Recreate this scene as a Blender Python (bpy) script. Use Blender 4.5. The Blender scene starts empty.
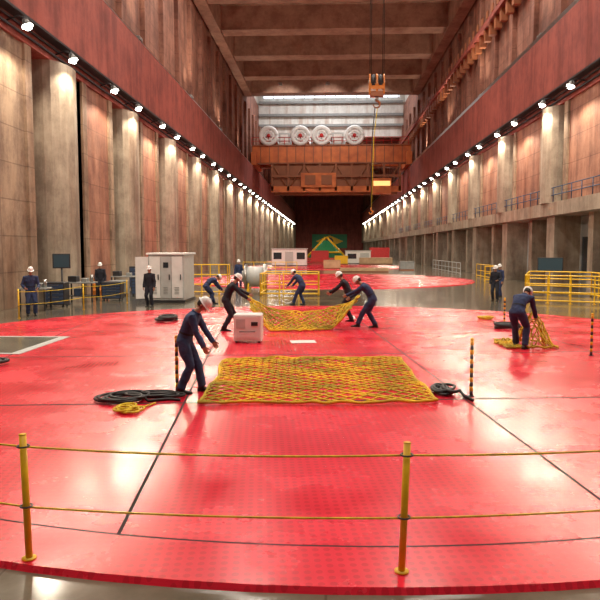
import bpy, math, random
from mathutils import Vector, Matrix, noise
random.seed(7)
S = bpy.context.scene
try:
    S.view_settings.view_transform = 'Standard'
    S.view_settings.look = 'None'
except Exception: pass
S.view_settings.exposure = 0.0

# ------------------------------------------------------------------ materials
def new_mat(name):
    m = bpy.data.materials.new(name); m.use_nodes = True
    nt = m.node_tree; b = nt.nodes['Principled BSDF']
    return m, nt, b
def N(nt, t, **kw):
    n = nt.nodes.new(t)
    for k, v in kw.items(): setattr(n, k, v)
    return n
def math_node(nt, op, a, b=None):
    n = N(nt, 'ShaderNodeMath', operation=op)
    for i, v in enumerate((a, b)):
        if v is None: continue
        if isinstance(v, (int, float)): n.inputs[i].default_value = v
        else: nt.links.new(v, n.inputs[i])
    return n.outputs[0]
def pm(name, c1, c2=None, scale=4.0, rough=0.5, metal=0.0, bump=0.0, bscale=None, stretch=(1,1,1), spec=0.5):
    m, nt, b = new_mat(name)
    if c2 is None: c2 = tuple(c*0.8 for c in c1)
    tc = N(nt, 'ShaderNodeTexCoord'); mp = N(nt, 'ShaderNodeMapping'); mp.inputs['Scale'].default_value = stretch
    nt.links.new(tc.outputs['Object'], mp.inputs[0])
    nz = N(nt, 'ShaderNodeTexNoise'); nz.inputs['Scale'].default_value = scale; nz.inputs['Detail'].default_value = 5
    nt.links.new(mp.outputs[0], nz.inputs['Vector'])
    r = N(nt, 'ShaderNodeValToRGB'); r.color_ramp.elements[0].position = .33; r.color_ramp.elements[1].position = .67
    r.color_ramp.elements[0].color = (*c2, 1); r.color_ramp.elements[1].color = (*c1, 1)
    nt.links.new(nz.outputs[0], r.inputs[0]); nt.links.new(r.outputs[0], b.inputs['Base Color'])
    b.inputs['Roughness'].default_value = rough; b.inputs['Metallic'].default_value = metal
    b.inputs['Specular IOR Level'].default_value = spec
    if bump:
        nb = N(nt, 'ShaderNodeTexNoise'); nb.inputs['Scale'].default_value = bscale or scale*4
        nt.links.new(tc.outputs['Object'], nb.inputs['Vector'])
        bp = N(nt, 'ShaderNodeBump'); bp.inputs['Strength'].default_value = bump; bp.inputs['Distance'].default_value = .02
        nt.links.new(nb.outputs[0], bp.inputs['Height']); nt.links.new(bp.outputs[0], b.inputs['Normal'])
    return m
def emis(name, c, s):
    m, nt, b = new_mat(name)
    b.inputs['Base Color'].default_value = (*c, 1); b.inputs['Emission Color'].default_value = (*c, 1)
    b.inputs['Emission Strength'].default_value = s
    return m
def concrete(name, c1, c2, rough=.75, form=True, axes='YZ'):
    m, nt, b = new_mat(name)
    tc = N(nt, 'ShaderNodeTexCoord'); L = nt.links.new
    sep = N(nt, 'ShaderNodeSeparateXYZ'); L(tc.outputs['Object'], sep.inputs[0])
    cb = N(nt, 'ShaderNodeCombineXYZ')
    L(sep.outputs[axes[0]], cb.inputs[0]); L(sep.outputs[axes[1]], cb.inputs[1])
    mp = N(nt, 'ShaderNodeMapping'); mp.inputs['Scale'].default_value = (.6, .6, .09) if axes == 'YZ' else (.3, .3, .3)
    L(tc.outputs['Object'], mp.inputs[0])
    n1 = N(nt, 'ShaderNodeTexNoise'); n1.inputs['Scale'].default_value = 2.0; n1.inputs['Detail'].default_value = 9; n1.inputs['Roughness'].default_value = .7
    L(mp.outputs[0], n1.inputs['Vector'])
    n2 = N(nt, 'ShaderNodeTexNoise'); n2.inputs['Scale'].default_value = .55; n2.inputs['Detail'].default_value = 10; n2.inputs['Roughness'].default_value = .75
    L(tc.outputs['Object'], n2.inputs['Vector'])
    mx = math_node(nt, 'MULTIPLY', math_node(nt, 'ADD', n1.outputs[0], n2.outputs[0]), .5)
    r = N(nt, 'ShaderNodeValToRGB'); r.color_ramp.elements[0].position = .42; r.color_ramp.elements[1].position = .58
    r.color_ramp.elements[0].color = (*c2, 1); r.color_ramp.elements[1].color = (*c1, 1)
    L(mx, r.inputs[0])
    br = N(nt, 'ShaderNodeTexBrick'); br.inputs['Scale'].default_value = 1.0
    br.inputs['Brick Width'].default_value = 3.2; br.inputs['Row Height'].default_value = 1.5; br.inputs['Mortar Size'].default_value = .03
    br.inputs['Mortar Smooth'].default_value = .3
    br.offset = 0
    br.inputs['Color1'].default_value = (1, 1, 1, 1); br.inputs['Color2'].default_value = (.80, .79, .78, 1); br.inputs['Mortar'].default_value = (.45, .40, .38, 1)
    L(cb.outputs[0], br.inputs['Vector'])
    mul = N(nt, 'ShaderNodeMix', data_type='RGBA', blend_type='MULTIPLY'); mul.inputs[0].default_value = .7 if form else 0
    L(r.outputs[0], mul.inputs[6]); L(br.outputs[0], mul.inputs[7])
    # rust-coloured water stains
    n3 = N(nt, 'ShaderNodeTexNoise'); n3.inputs['Scale'].default_value = 1.1; n3.inputs['Detail'].default_value = 6
    L(mp.outputs[0], n3.inputs['Vector'])
    sr = N(nt, 'ShaderNodeMapRange'); sr.inputs[1].default_value = .54; sr.inputs[2].default_value = .68; sr.inputs[4].default_value = .65
    L(n3.outputs[0], sr.inputs[0])
    st = N(nt, 'ShaderNodeMix', data_type='RGBA', blend_type='MULTIPLY'); L(sr.outputs[0], st.inputs[0]); L(mul.outputs[2], st.inputs[6]); st.inputs[7].default_value = (.62, .40, .30, 1)
    L(st.outputs[2], b.inputs['Base Color'])
    b.inputs['Roughness'].default_value = rough
    bp = N(nt, 'ShaderNodeBump'); bp.inputs['Strength'].default_value = .4; bp.inputs['Distance'].default_value = .06
    L(n2.outputs[0], bp.inputs['Height']); L(bp.outputs[0], b.inputs['Normal'])
    return m

def hatch_mat(name, cy, rot=0.10):
    m, nt, b = new_mat(name); L = nt.links.new
    tc = N(nt, 'ShaderNodeTexCoord'); sep = N(nt, 'ShaderNodeSeparateXYZ')
    mp = N(nt, 'ShaderNodeMapping'); mp.vector_type = 'TEXTURE'; mp.inputs['Location'].default_value = (0, cy, 0); mp.inputs['Rotation'].default_value = (0, 0, rot)
    L(tc.outputs['Object'], mp.inputs[0]); L(mp.outputs[0], sep.inputs[0])
    u = math_node(nt, 'PINGPONG', math_node(nt, 'ADD', sep.outputs[0], 2.85), 2.27)
    v = math_node(nt, 'PINGPONG', math_node(nt, 'ADD', sep.outputs[1], 5.75), 2.3)
    cbn = N(nt, 'ShaderNodeCombineXYZ'); L(sep.outputs[0], cbn.inputs[0]); L(sep.outputs[1], cbn.inputs[1])
    ln = N(nt, 'ShaderNodeVectorMath', operation='LENGTH'); L(cbn.outputs[0], ln.inputs[0])
    rad = ln.outputs['Value']
    inside = math_node(nt, 'LESS_THAN', rad, 10.9)
    vin = math_node(nt, 'LESS_THAN', math_node(nt, 'ABSOLUTE', sep.outputs[1]), 9.6)
    su = math_node(nt, 'LESS_THAN', u, .017)
    sv = math_node(nt, 'MULTIPLY', math_node(nt, 'LESS_THAN', v, .032), vin)
    s1 = math_node(nt, 'MULTIPLY', math_node(nt, 'MAXIMUM', su, sv), inside)
    arc = math_node(nt, 'LESS_THAN', math_node(nt, 'ABSOLUTE', math_node(nt, 'SUBTRACT', rad, 10.9)), .013)
    seam = math_node(nt, 'MAXIMUM', s1, arc)
    nz = N(nt, 'ShaderNodeTexNoise'); nz.inputs['Scale'].default_value = .7; nz.inputs['Detail'].default_value = 6; nz.inputs['Roughness'].default_value = .6
    L(tc.outputs['Object'], nz.inputs['Vector'])
    r = N(nt, 'ShaderNodeValToRGB'); r.color_ramp.elements[0].position = .3; r.color_ramp.elements[1].position = .7
    r.color_ramp.elements[0].color = (.60, .010, .030, 1); r.color_ramp.elements[1].color = (.84, .018, .048, 1)
    L(nz.outputs[0], r.inputs[0])
    vo = N(nt, 'ShaderNodeTexVoronoi'); vo.voronoi_dimensions = '2D'; vo.inputs['Scale'].default_value = 11; vo.inputs['Randomness'].default_value = 0
    L(mp.outputs[0], vo.inputs['Vector'])
    st = math_node(nt, 'LESS_THAN', vo.outputs['Distance'], .30)
    stud_shade = N(nt, 'ShaderNodeMix', data_type='RGBA', blend_type='MULTIPLY'); L(math_node(nt, 'MULTIPLY', st, .5), stud_shade.inputs[0])
    L(r.outputs[0], stud_shade.inputs[6]); stud_shade.inputs[7].default_value = (.58, .5, .5, 1)  # studs darkened in the colour, shading in relief the even light hides
    mx = N(nt, 'ShaderNodeMix', data_type='RGBA'); L(seam, mx.inputs[0]); L(stud_shade.outputs[2], mx.inputs[6]); mx.inputs[7].default_value = (.02, .006, .008, 1)
    L(mx.outputs[2], b.inputs['Base Color'])
    rr = N(nt, 'ShaderNodeMapRange'); rr.inputs[1].default_value = .3; rr.inputs[2].default_value = .7; rr.inputs[3].default_value = .17; rr.inputs[4].default_value = .34
    L(nz.outputs[0], rr.inputs[0]); L(math_node(nt, 'MAXIMUM', rr.outputs[0], math_node(nt, 'MULTIPLY', seam, .9)), b.inputs['Roughness'])
    b.inputs['Specular IOR Level'].default_value = .5
    h = math_node(nt, 'SUBTRACT', math_node(nt, 'MULTIPLY', st, .35), seam)
    bp = N(nt, 'ShaderNodeBump'); bp.inputs['Strength'].default_value = .4; bp.inputs['Distance'].default_value = .01
    L(h, bp.inputs['Height']); L(bp.outputs[0], b.inputs['Normal'])
    return m

M = {}
M['wallL'] = concrete('concrete_left', (.40, .285, .19), (.155, .095, .062))
M['panel'] = concrete('concrete_warm', (.44, .215, .135), (.20, .08, .052))
M['col'] = concrete('concrete_column', (.40, .33, .25), (.20, .15, .11), form=False)
M['maroon'] = concrete('maroon_beam', (.36, .085, .06), (.19, .04, .03), form=False)
M['upper'] = concrete('upper_wall', (.36, .165, .11), (.15, .06, .04))
M['slot'] = pm('recess_shade', (.05, .033, .025), scale=2)  # near-black colour stands in for shadow in the wall recesses
M['ceil'] = concrete('ceiling_concrete', (.52, .39, .30), (.36, .24, .18), form=False, axes='XY')
M['beam'] = concrete('ceiling_beam', (.36, .21, .15), (.22, .115, .08), form=False, axes='XY')
M['pale'] = concrete('pale_concrete', (.78, .76, .70), (.60, .57, .51), form=False)
M['darkmet'] = pm('dark_metal', (.045, .045, .05), rough=.45, metal=.4)
M['grey'] = pm('grey_paint', (.28, .29, .28), rough=.45)
M['lgrey'] = pm('light_grey_paint', (.50, .52, .51), (.44, .45, .44), rough=.4)
M['white'] = pm('white_paint', (.82, .82, .80), (.74, .74, .72), rough=.35)
M['yellow'] = pm('yellow_paint', (.90, .56, .015), (.78, .45, .01), scale=9, rough=.4)
M['yrope'] = pm('yellow_rope', (.80, .56, .02), (.5, .34, .01), scale=14, rough=.8, bump=.5, bscale=90)
M['net'] = pm('net_rope', (.88, .52, .015), (.30, .23, .015), scale=1.3, rough=.85, bump=.5, bscale=90)
M['blackrub'] = pm('black_rubber', (.015, .015, .017), rough=.55)
M['orange'] = pm('crane_orange', (.72, .20, .05), (.50, .12, .035), scale=.8, rough=.5)
M['brown'] = pm('crane_brown', (.32, .11, .045), scale=.8, rough=.5)
M['hookor'] = pm('hook_orange', (.70, .22, .03), rough=.45)
M['steel'] = pm('steel', (.45, .45, .44), rough=.3, metal=.9)
M['cable'] = pm('wire_cable', (.05, .04, .035), rough=.6, metal=.3)
M['green'] = pm('green_paint', (.03, .26, .11), rough=.5)
M['blue'] = pm('blue_paint', (.04, .07, .14), rough=.5)
M['red'] = pm('red_paint', (.6, .03, .03), rough=.4)
M['tan'] = pm('plywood_tan', (.55, .38, .22), (.42, .27, .15), scale=2, stretch=(1, 8, 1))
M['lamp'] = emis('lamp_lens', (1, .96, .85), 25)
M['lampw'] = emis('window_glow', (.85, .92, 1), 1.3)
M['room'] = emis('lit_room_glass', (.55, .62, .62), .42)
M['screen'] = emis('screen_glow', (.02, .045, .06), .2)
M['glass'] = pm('dark_glass', (.03, .04, .05), rough=.08, spec=.8)
M['pit'] = pm('pit_grey', (.17, .17, .13), (.09, .09, .07), scale=1.5, rough=.2)
M['suit'] = pm('navy_coverall', (.030, .050, .135), (.016, .026, .075), scale=7, rough=.85, bump=.6, bscale=14)
M['suitd'] = pm('dark_coverall', (.018, .020, .035), (.010, .012, .02), scale=7, rough=.85, bump=.6, bscale=14)
M['suitb'] = pm('blue_coverall', (.04, .075, .18), (.02, .040, .105), scale=7, rough=.85, bump=.6, bscale=14)
M['skin'] = pm('skin', (.50, .27, .18), (.42, .21, .14), scale=8, rough=.55)
M['hair'] = pm('dark_hair', (.02, .014, .01), rough=.7, bump=.5, bscale=120)
M['boot'] = pm('boot_leather', (.018, .015, .013), rough=.45)
M['helmet'] = pm('white_helmet', (.85, .85, .83), (.8, .8, .78), rough=.25)
M['eye'] = pm('eye_white', (.8, .8, .78), rough=.2)
M['iris'] = pm('iris_dark', (.03, .015, .01), rough=.2)
M['lip'] = pm('lips', (.38, .13, .10), rough=.5)
def floor_mat():
    m, nt, b = new_mat('polished_floor'); L = nt.links.new
    tc = N(nt, 'ShaderNodeTexCoord')
    nz = N(nt, 'ShaderNodeTexNoise'); nz.inputs['Scale'].default_value = .8; nz.inputs['Detail'].default_value = 9; nz.inputs['Roughness'].default_value = .7
    L(tc.outputs['Object'], nz.inputs['Vector'])
    r = N(nt, 'ShaderNodeValToRGB'); r.color_ramp.elements[0].position = .3; r.color_ramp.elements[1].position = .7
    r.color_ramp.elements[0].color = (.075, .062, .042, 1); r.color_ramp.elements[1].color = (.19, .16, .115, 1)
    L(nz.outputs[0], r.inputs[0])
    br = N(nt, 'ShaderNodeTexBrick'); br.offset = 0; br.inputs['Scale'].default_value = 1; br.inputs['Brick Width'].default_value = 2.5; br.inputs['Row Height'].default_value = 2.5; br.inputs['Mortar Size'].default_value = .01
    br.inputs['Color1'].default_value = (1, 1, 1, 1); br.inputs['Color2'].default_value = (.9, .9, .9, 1); br.inputs['Mortar'].default_value = (.6, .6, .6, 1)
    L(tc.outputs['Object'], br.inputs['Vector'])
    mul = N(nt, 'ShaderNodeMix', data_type='RGBA', blend_type='MULTIPLY'); mul.inputs[0].default_value = 1
    L(r.outputs[0], mul.inputs[6]); L(br.outputs[0], mul.inputs[7]); L(mul.outputs[2], b.inputs['Base Color'])
    rr = N(nt, 'ShaderNodeMapRange'); rr.inputs[3].default_value = .05; rr.inputs[4].default_value = .2
    L(nz.outputs[0], rr.inputs[0]); L(rr.outputs[0], b.inputs['Roughness'])
    b.inputs['Specular IOR Level'].default_value = .7
    return m
M['floor'] = floor_mat()

# ------------------------------------------------------------------ mesh builder
class MB:
    def __init__(s): s.v = []; s.f = []; s.m = []; s.sm = []; s.mats = []
    def mi(s, mat):
        mat = M[mat] if isinstance(mat, str) else mat
        if mat not in s.mats: s.mats.append(mat)
        return s.mats.index(mat)
    def add(s, verts, faces, mat, smooth=False, X=None):
        o = len(s.v); k = s.mi(mat)
        for p in verts: s.v.append(tuple(X @ Vector(p)) if X is not None else tuple(p))
        for f in faces: s.f.append([i+o for i in f]); s.m.append(k); s.sm.append(smooth)
    def box(s, x0, x1, y0, y1, z0, z1, mat, X=None, c=0.0):
        if c <= 0:
            vs = [(x, y, z) for x in (x0, x1) for y in (y0, y1) for z in (z0, z1)]
            fs = [(0,1,3,2),(4,6,7,5),(0,4,5,1),(2,3,7,6),(0,2,6,4),(1,5,7,3)]
            s.add(vs, fs, mat, False, X); return
        def ring(i, z): return [(x0+i+c, y0+i, z), (x1-i-c, y0+i, z), (x1-i, y0+i+c, z), (x1-i, y1-i-c, z), (x1-i-c, y1-i, z), (x0+i+c, y1-i, z), (x0+i, y1-i-c, z), (x0+i, y0+i+c, z)]
        rs = [ring(0, z0), ring(0, z1-c), ring(c, z1)]
        vs = sum(rs, []); fs = []
        for k in range(2):
            for i in range(8): fs.append((k*8+i, k*8+(i+1) % 8, (k+1)*8+(i+1) % 8, (k+1)*8+i))
        fs.append(tuple(range(7, -1, -1))); fs.append(tuple(range(16, 24)))
        s.add(vs, fs, mat, False, X)
    def loft(s, rings, mat, smooth=True, X=None, cap=True):
        n = len(rings[0]); vs = [p for r in rings for p in r]; fs = []
        for k in range(len(rings)-1):
            for i in range(n):
                fs.append((k*n+i, k*n+(i+1) % n, (k+1)*n+(i+1) % n, (k+1)*n+i))
        if cap:
            fs.append(tuple(range(n-1, -1, -1))); o = (len(rings)-1)*n; fs.append(tuple(range(o, o+n)))
        s.add(vs, fs, mat, smooth, X)
    def tube(s, pts, r, mat, n=8, X=None, closed=False, smooth=True):
        pts = [Vector(p) for p in pts]; rings = []; ref = None
        R = r if isinstance(r, (list, tuple)) else [r]*len(pts)
        for i, p in enumerate(pts):
            if i == 0: t = pts[1]-pts[0]
            elif i == len(pts)-1: t = pts[-1]-pts[-2]
            else: t = pts[i+1]-pts[i-1]
            if t.length < 1e-9: t = Vector((0, 0, 1))
            t.normalize()
            if ref is None: ref = Vector((0, 0, 1)) if abs(t.z) < .9 else Vector((0, 1, 0))
            a = t.cross(ref)
            if a.length < 1e-4: a = t.cross(Vector((1, 0, 0)))
            a.normalize(); b2 = a.cross(t).normalized(); ref = b2
            rings.append([p + a*math.cos(2*math.pi*j/n)*R[i] + b2*math.sin(2*math.pi*j/n)*R[i] for j in range(n)])
        s.loft(rings, mat, smooth, X)
    def cyl(s, p, q, r, mat, n=12, r2=None, X=None):
        s.tube([p, q], [r, r if r2 is None else r2], mat, n, X, smooth=n > 8)
    def ell(s, c, r, mat, nu=12, nv=8, X=None, zmin=-1.0):
        c = Vector(c); vs = []; fs = []
        th0 = math.acos(max(-1, min(1, zmin)))
        for j in range(nv+1):
            th = th0*j/nv if j else 1e-3
            if j == nv and zmin <= -1: th = math.pi-1e-3
            for i in range(nu):
                ph = 2*math.pi*i/nu
                vs.append((c.x+r[0]*math.sin(th)*math.cos(ph), c.y+r[1]*math.sin(th)*math.sin(ph), c.z+r[2]*math.cos(th)))
        for j in range(nv):
            for i in range(nu): fs.append((j*nu+i, (j+1)*nu+i, (j+1)*nu+(i+1) % nu, j*nu+(i+1) % nu))
        fs.append(tuple(range(nu))); fs.append(tuple(range(nv*nu+nu-1, nv*nu-1, -1)))
        s.add(vs, fs, mat, True, X)
    def build(s, name, parent=None, loc=None, rotz=0):
        me = bpy.data.meshes.new(name); me.from_pydata(s.v, [], s.f); me.update()
        for m in s.mats: me.materials.append(m)
        me.polygons.foreach_set('material_index', s.m); me.polygons.foreach_set('use_smooth', s.sm)
        import bmesh
        bm = bmesh.new(); bm.from_mesh(me); bmesh.ops.recalc_face_normals(bm, faces=bm.faces); bm.to_mesh(me); bm.free()
        o = bpy.data.objects.new(name, me); S.collection.objects.link(o)
        if parent: o.parent = parent
        if loc is not None: o.location = loc
        o.rotation_euler[2] = rotz
        return o
def empty(name, loc=(0, 0, 0), rotz=0):
    e = bpy.data.objects.new(name, None); e.location = loc; e.rotation_euler[2] = rotz; e.empty_display_size = .3
    S.collection.objects.link(e); return e
LC = (1, .86, .66)
def light(name, kind, loc, energy, color, size=.2, parent=None, rot=(0, 0, 0), sy=None):
    l = bpy.data.lights.new(name, kind); l.energy = energy; l.color = color
    if kind == 'AREA':
        l.size = size
        if sy: l.shape = 'RECTANGLE'; l.size_y = sy
    else: l.shadow_soft_size = size
    o = bpy.data.objects.new(name, l); o.location = loc; o.rotation_euler = rot; S.collection.objects.link(o)
    if parent: o.parent = parent
    return o
def spot(loc, d, e, parent, ang=168, blend=.35, col=None):
    o = light('flood_bulb', 'SPOT', loc, e, col or LC, .18, parent)
    o.data.spot_size = math.radians(ang); o.data.spot_blend = blend
    o.rotation_mode = 'QUATERNION'; o.rotation_quaternion = Vector(d).to_track_quat('-Z', 'Y')

# ------------------------------------------------------------------ hall shell
XL, XR, YB, YE = -13.0, 14.3, -14.0, 262.0
P = 10.7; C0 = 31.8; CB = 27.0; CT = 29.6
b = MB(); b.box(XL-3, XR+4, YB-.5, YE+1, -.4, 0, 'floor'); b.build('floor')
ks = range(-4, 22)
b = MB()
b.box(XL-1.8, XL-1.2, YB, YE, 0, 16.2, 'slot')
for k in ks:
    c = C0+P*k
    b.box(XL-1.2, XL, c+2.6, c+P-3.3, 0, 11.2, 'wallL' if k < 0 else 'panel')
    b.box(XL-1.2, XL-.5, c+P-3.3, c+P-2.0, 0, 11.2, 'wallL')
    b.box(XL-1.2, XL+.12, c+2.6, c+3.2, 0, 11.2, 'wallL')
    b.box(XL-1.2, XL+.12, c+P-3.9, c+P-3.3, 0, 11.2, 'wallL')
    prof = []
    for j in range(9):
        a = math.pi*j/8
        prof.append((XL-.2+.85*math.sin(a), c-1.5*math.cos(a)))
    prof = [(XL-1.2, c-1.5)]+prof+[(XL-1.2, c+1.5)]
    b.loft([[(x, y, 0) for x, y in prof], [(x, y, 11.2) for x, y in prof]], 'col', False)
    for dy in (1.75, 2.0, 2.25): b.tube([(XL-1.05, c+dy, 0), (XL-1.05, c+dy, 11.2)], .07, 'grey', 6)
b.box(XL-1.8, XL+.15, YB, YE, 11.2, 12.0, 'maroon')
b.box(XL-1.8, XL+.55, YB, YE, 12.0, 16.2, 'maroon')
b.box(XL-1.8, XL-.4, YB, YE, 16.2, 30, 'upper')
for k in range(-8, 50):
    y = C0+P/2*k
    if y > YE: break
    b.box(XL-.4, XL-.05, y-.5, y+.5, 16.2, 26.0, 'upper')
b.build('wall_left')
b = MB()
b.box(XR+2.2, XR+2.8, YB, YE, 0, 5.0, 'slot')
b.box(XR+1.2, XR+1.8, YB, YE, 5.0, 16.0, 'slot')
for k in ks:
    c = C0-.3+P*k
    b.box(XR, XR+1.2, c+1.9, c+P-1.9, 5.3, 11.2, 'wallL' if k < 0 else 'panel')
    for q in (c+1.9, c+P-2.5): b.box(XR-.12, XR+1.2, q, q+.6, 5.3, 11.2, 'wallL')
    prof = []
    for j in range(9):
        a = math.pi*j/8
        prof.append((XR+.2-.95*math.sin(a), c-1.2*math.cos(a)))
    prof = [(XR+1.2, c-1.2)]+prof+[(XR+1.2, c+1.2)]
    b.loft([[(x, y, 5.3) for x, y in prof], [(x, y, 11.2) for x, y in prof]], 'col', False)
    b.box(XR-.1, XR+2.2, c-.7, c+.7, 0, 4.5, 'col')
    b.box(XR+.3, XR+2.2, c+P/2-.35, c+P/2+.35, 0, 4.5, 'col')
    for qi, q in enumerate((c+.7, c+P/2+.35)):
        b.box(XR+1.6, XR+1.75, q, q+P/2-1.05, 0, 1.0, 'grey')
        b.box(XR+1.62, XR+1.70, q, q+P/2-1.05, 1.0, 3.2, 'room' if (k*2+qi) % 3 == 0 else 'glass')
        b.box(XR+1.6, XR+1.75, q, q+P/2-1.05, 3.2, 4.5, 'grey')
        for t in (0, .33, .66, 1): 
            yy = q+(P/2-1.05)*t; b.box(XR+1.52, XR+1.76, yy-.06, yy+.06, 0, 4.5, 'lgrey')
b.box(XR-.5, XR+2.8, YB, YE, 4.5, 5.3, 'col')
b.box(XR-.15, XR+1.8, YB, YE, 11.2, 12.0, 'maroon')
b.box(XR-.55, XR+1.8, YB, YE, 12.0, 16.0, 'maroon')
b.box(XR+.4, XR+1.8, YB, YE, 16.0, 30, 'upper')
for k in range(-8, 50):
    y = C0+P/2*k
    if y > YE: break
    b.box(XR+.05, XR+.4, y-.5, y+.5, 16.0, 26.0, 'upper')
b.build('wall_right')
b = MB()
for z in (5.75, 6.2): b.tube([(XR-.4, 20, z), (XR-.4, 130, z)], .03, 'blue', 6)
for i in range(74): b.tube([(XR-.4, 20+i*1.5, 5.3), (XR-.4, 20+i*1.5, 6.2)], .03, 'blue', 6)
b.build('mezzanine_handrail')
b = MB()
b.box(XR-.7, XR+.05, 0, 125, 21.6, 22.0, 'maroon')
for i in range(70):
    y = 5+i*1.75
    b.box(XR-.5, XR+.05, y, y+.55, 20.6, 21.6, 'brown')
    b.box(XR-.75, XR-.68, y, y+.6, 22.0, 22.6, 'brown')
b.build('trim_gallery_right')
b = MB(); b.box(XL-3, XR+4, YB-.5, YB, 0, 30, 'upper'); b.build('wall_back')
b = MB(); b.box(XL-1, XR+2, YE, YE+.5, 0, 30, 'maroon'); b.build('wall_end')
# ceiling
b = MB()
b.box(XL-1.8, XR+1.8, YB, 106, CT, CT+1, 'ceil')
for i in range(-1, 11):
    y = 1+i*10.0+4
    b.box(XL-.4, XR+.4, y, y+2.2, CB, CT, 'beam')
    b.box(XL-.4, XR+.4, y+4.9, y+5.7, CB+1.5, CT, 'beam')
for x in (XL-.2, XR-1.0): b.box(x, x+1.2, YB, 106, CB-.3, CT, 'beam')
b.build('ceiling')
b = MB()
b.box(XL-1.8, XR+1.8, 106, 130, 36, 37, 'pale')
b.build('ceiling_clerestory')
b = MB()
b.box(XL-1.8, XR+1.8, 105, 106, CT+1, 36, 'pale')
b.box(XL-1.8, XL-.6, 106, 129, 28.5, 36, 'pale'); b.box(XR+.6, XR+1.8, 106, 129, 28.5, 36, 'pale')
b.build('wall_clerestory_side')
b = MB()
b.box(XL-1.8, XR+1.8, 129, 130, 24, 36, 'pale')
for z in (26.0, 28.0, 30.4, 33.2):
    b.box(XL-.3, XR+.3, 128.3, 129, z, z+.45, 'grey')
b.build('wall_clerestory')
b = MB()
b.box(XL-1.8, XR+1.8, 130, YE, 26, 27, 'ceil')
for i in range(13): b.box(XL-.4, XR+.4, 136+i*10, 138+i*10, 24, 26, 'beam')
b.build('ceiling_far')
b = MB()
b.box(XL+.5, XR-.5, 128.1, 128.3, 31.4, 32.3, 'lampw')
for i in range(14): b.box(XL+.5+i*2, XL+.62+i*2, 127.95, 128.3, 31.3, 32.4, 'grey')
b.build('window_1')
for x in (XL+.3, XR-.3):
    b = MB(); b.box(x-.08, x+.08, YB, YE, 16.2 if x < 0 else 16.0, 16.45, 'steel'); b.build('trim_crane_rail')
for x0, sx in ((XL+.15, 1), (XR-.15, -1)):
    b = MB()
    for dz, off in ((11.75, .12), (11.45, .10)): b.tube([(x0+sx*off, YB, dz), (x0+sx*off, YE, dz)], .06, 'darkmet', 6)
    b.box(min(x0, x0+sx*.5), max(x0, x0+sx*.5), YB, YE, 11.95, 12.05, 'darkmet')
    b.build('trim_cable_tray')
# ------------------------------------------------------------------ wall floodlights, then added fill lights
for side, x0, sx in (('L', XL+.15, 1), ('R', XR-.15, -1)):
    b = MB(); row = empty('floodlight_row')
    for k in range(-3, 20):
        for off in (-.8, 5.2):
            y = C0+P*k+off
            c = Vector((x0+sx*.85, y, 11.35))
            b.tube([(x0+sx*.02, y, 11.6), (x0+sx*.5, y, 11.75), (c.x, y, 11.6)], .035, 'darkmet', 6)
            d = Vector((sx*.35, 0, -.94)).normalized()
            b.cyl(c-d*.28, c, .10, 'grey', 10, .22); b.cyl(c, c+d*.03, .22, 'lamp', 14)
            b.ell(c+d*.06, (.15, .15, .12), 'lamp', 10, 6)
            b.tube([c+Vector((0, -.27, 0)), c+Vector((0, -.27, .3)), c+Vector((0, .27, .3)), c+Vector((0, .27, 0))], .02, 'darkmet', 5)
            if y > 5 and y < 140 and (y < 75 or off < 0):
                spot(c+d*.35, d, 850 if y < 75 else 1600, row)
            elif off < 0 and 140 <= y < 250 and k % 2: spot(c+d*.35, d, 2600, row)
    b.build('fixtures', row)
for x0, sx in ((XL+.1, 1), (XR-.1, -1)):  # fill spots added on the ledges to brighten the ceiling
    for y in (45, 62, 79, 96):
        e = empty('ceiling_fill_light', (x0, y, 16.22 if sx > 0 else 16.02)); b = MB()
        b.box(-.2, .2, -.3, .3, 0, .08, 'darkmet'); b.tube([(0, 0, .08), (sx*.1, 0, .35)], .05, 'darkmet', 8)
        b.box(-.25, .25, -.35, .35, .35, .6, 'grey', c=.05); b.build('housing', e)
        spot((sx*.1, 0, .75), (sx*.75, 0, 1), 1500, e, 130, .6)
for y in (-6, 9, 19, 29, 39, 49, 59):  # added area lights above the view, in lamp housings, to light the hall
    for x in (-6.5, 7.5):
        e = empty('overhead_fill_light', (x, y+.3, 28.2)); b = MB()
        b.box(-.9, .9, -.5, .5, 0, .16, 'grey', c=.04); b.cyl((0, 0, .16), (0, 0, CT-28.2), .04, 'darkmet')
        b.box(-.82, .82, -.42, .42, -.02, 0.0, 'lamp')
        b.build('housing', e)
        light('bulb', 'AREA', (0, 0, -.05), 1150, (1, .93, .82), 1.7, e, sy=.9)
e = empty('clerestory_lamp', (0.6, 117, 35.6)); b = MB(); b.box(-9, 9, -.3, .3, 0, .3, 'grey'); b.build('housing', e)
light('bulb', 'AREA', (0, 0, -.05), 4600, (.97, .97, 1), 16, e, sy=3)
for x in (-7, 0, 7):  # fill spots added to brighten the crane front and drums
    e = empty('crane_fill_light', (x, 98.2, 26.5)); b = MB(); b.box(-.3, .3, -.2, .2, 0, .4, 'grey', c=.05); b.cyl((0, 0, .4), (0, 0, .5), .05, 'darkmet'); b.build('housing', e)
    spot((0, .35, .1), (0, 1, -.42), 2300, e, 80, .5, (1, .93, .84))

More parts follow.
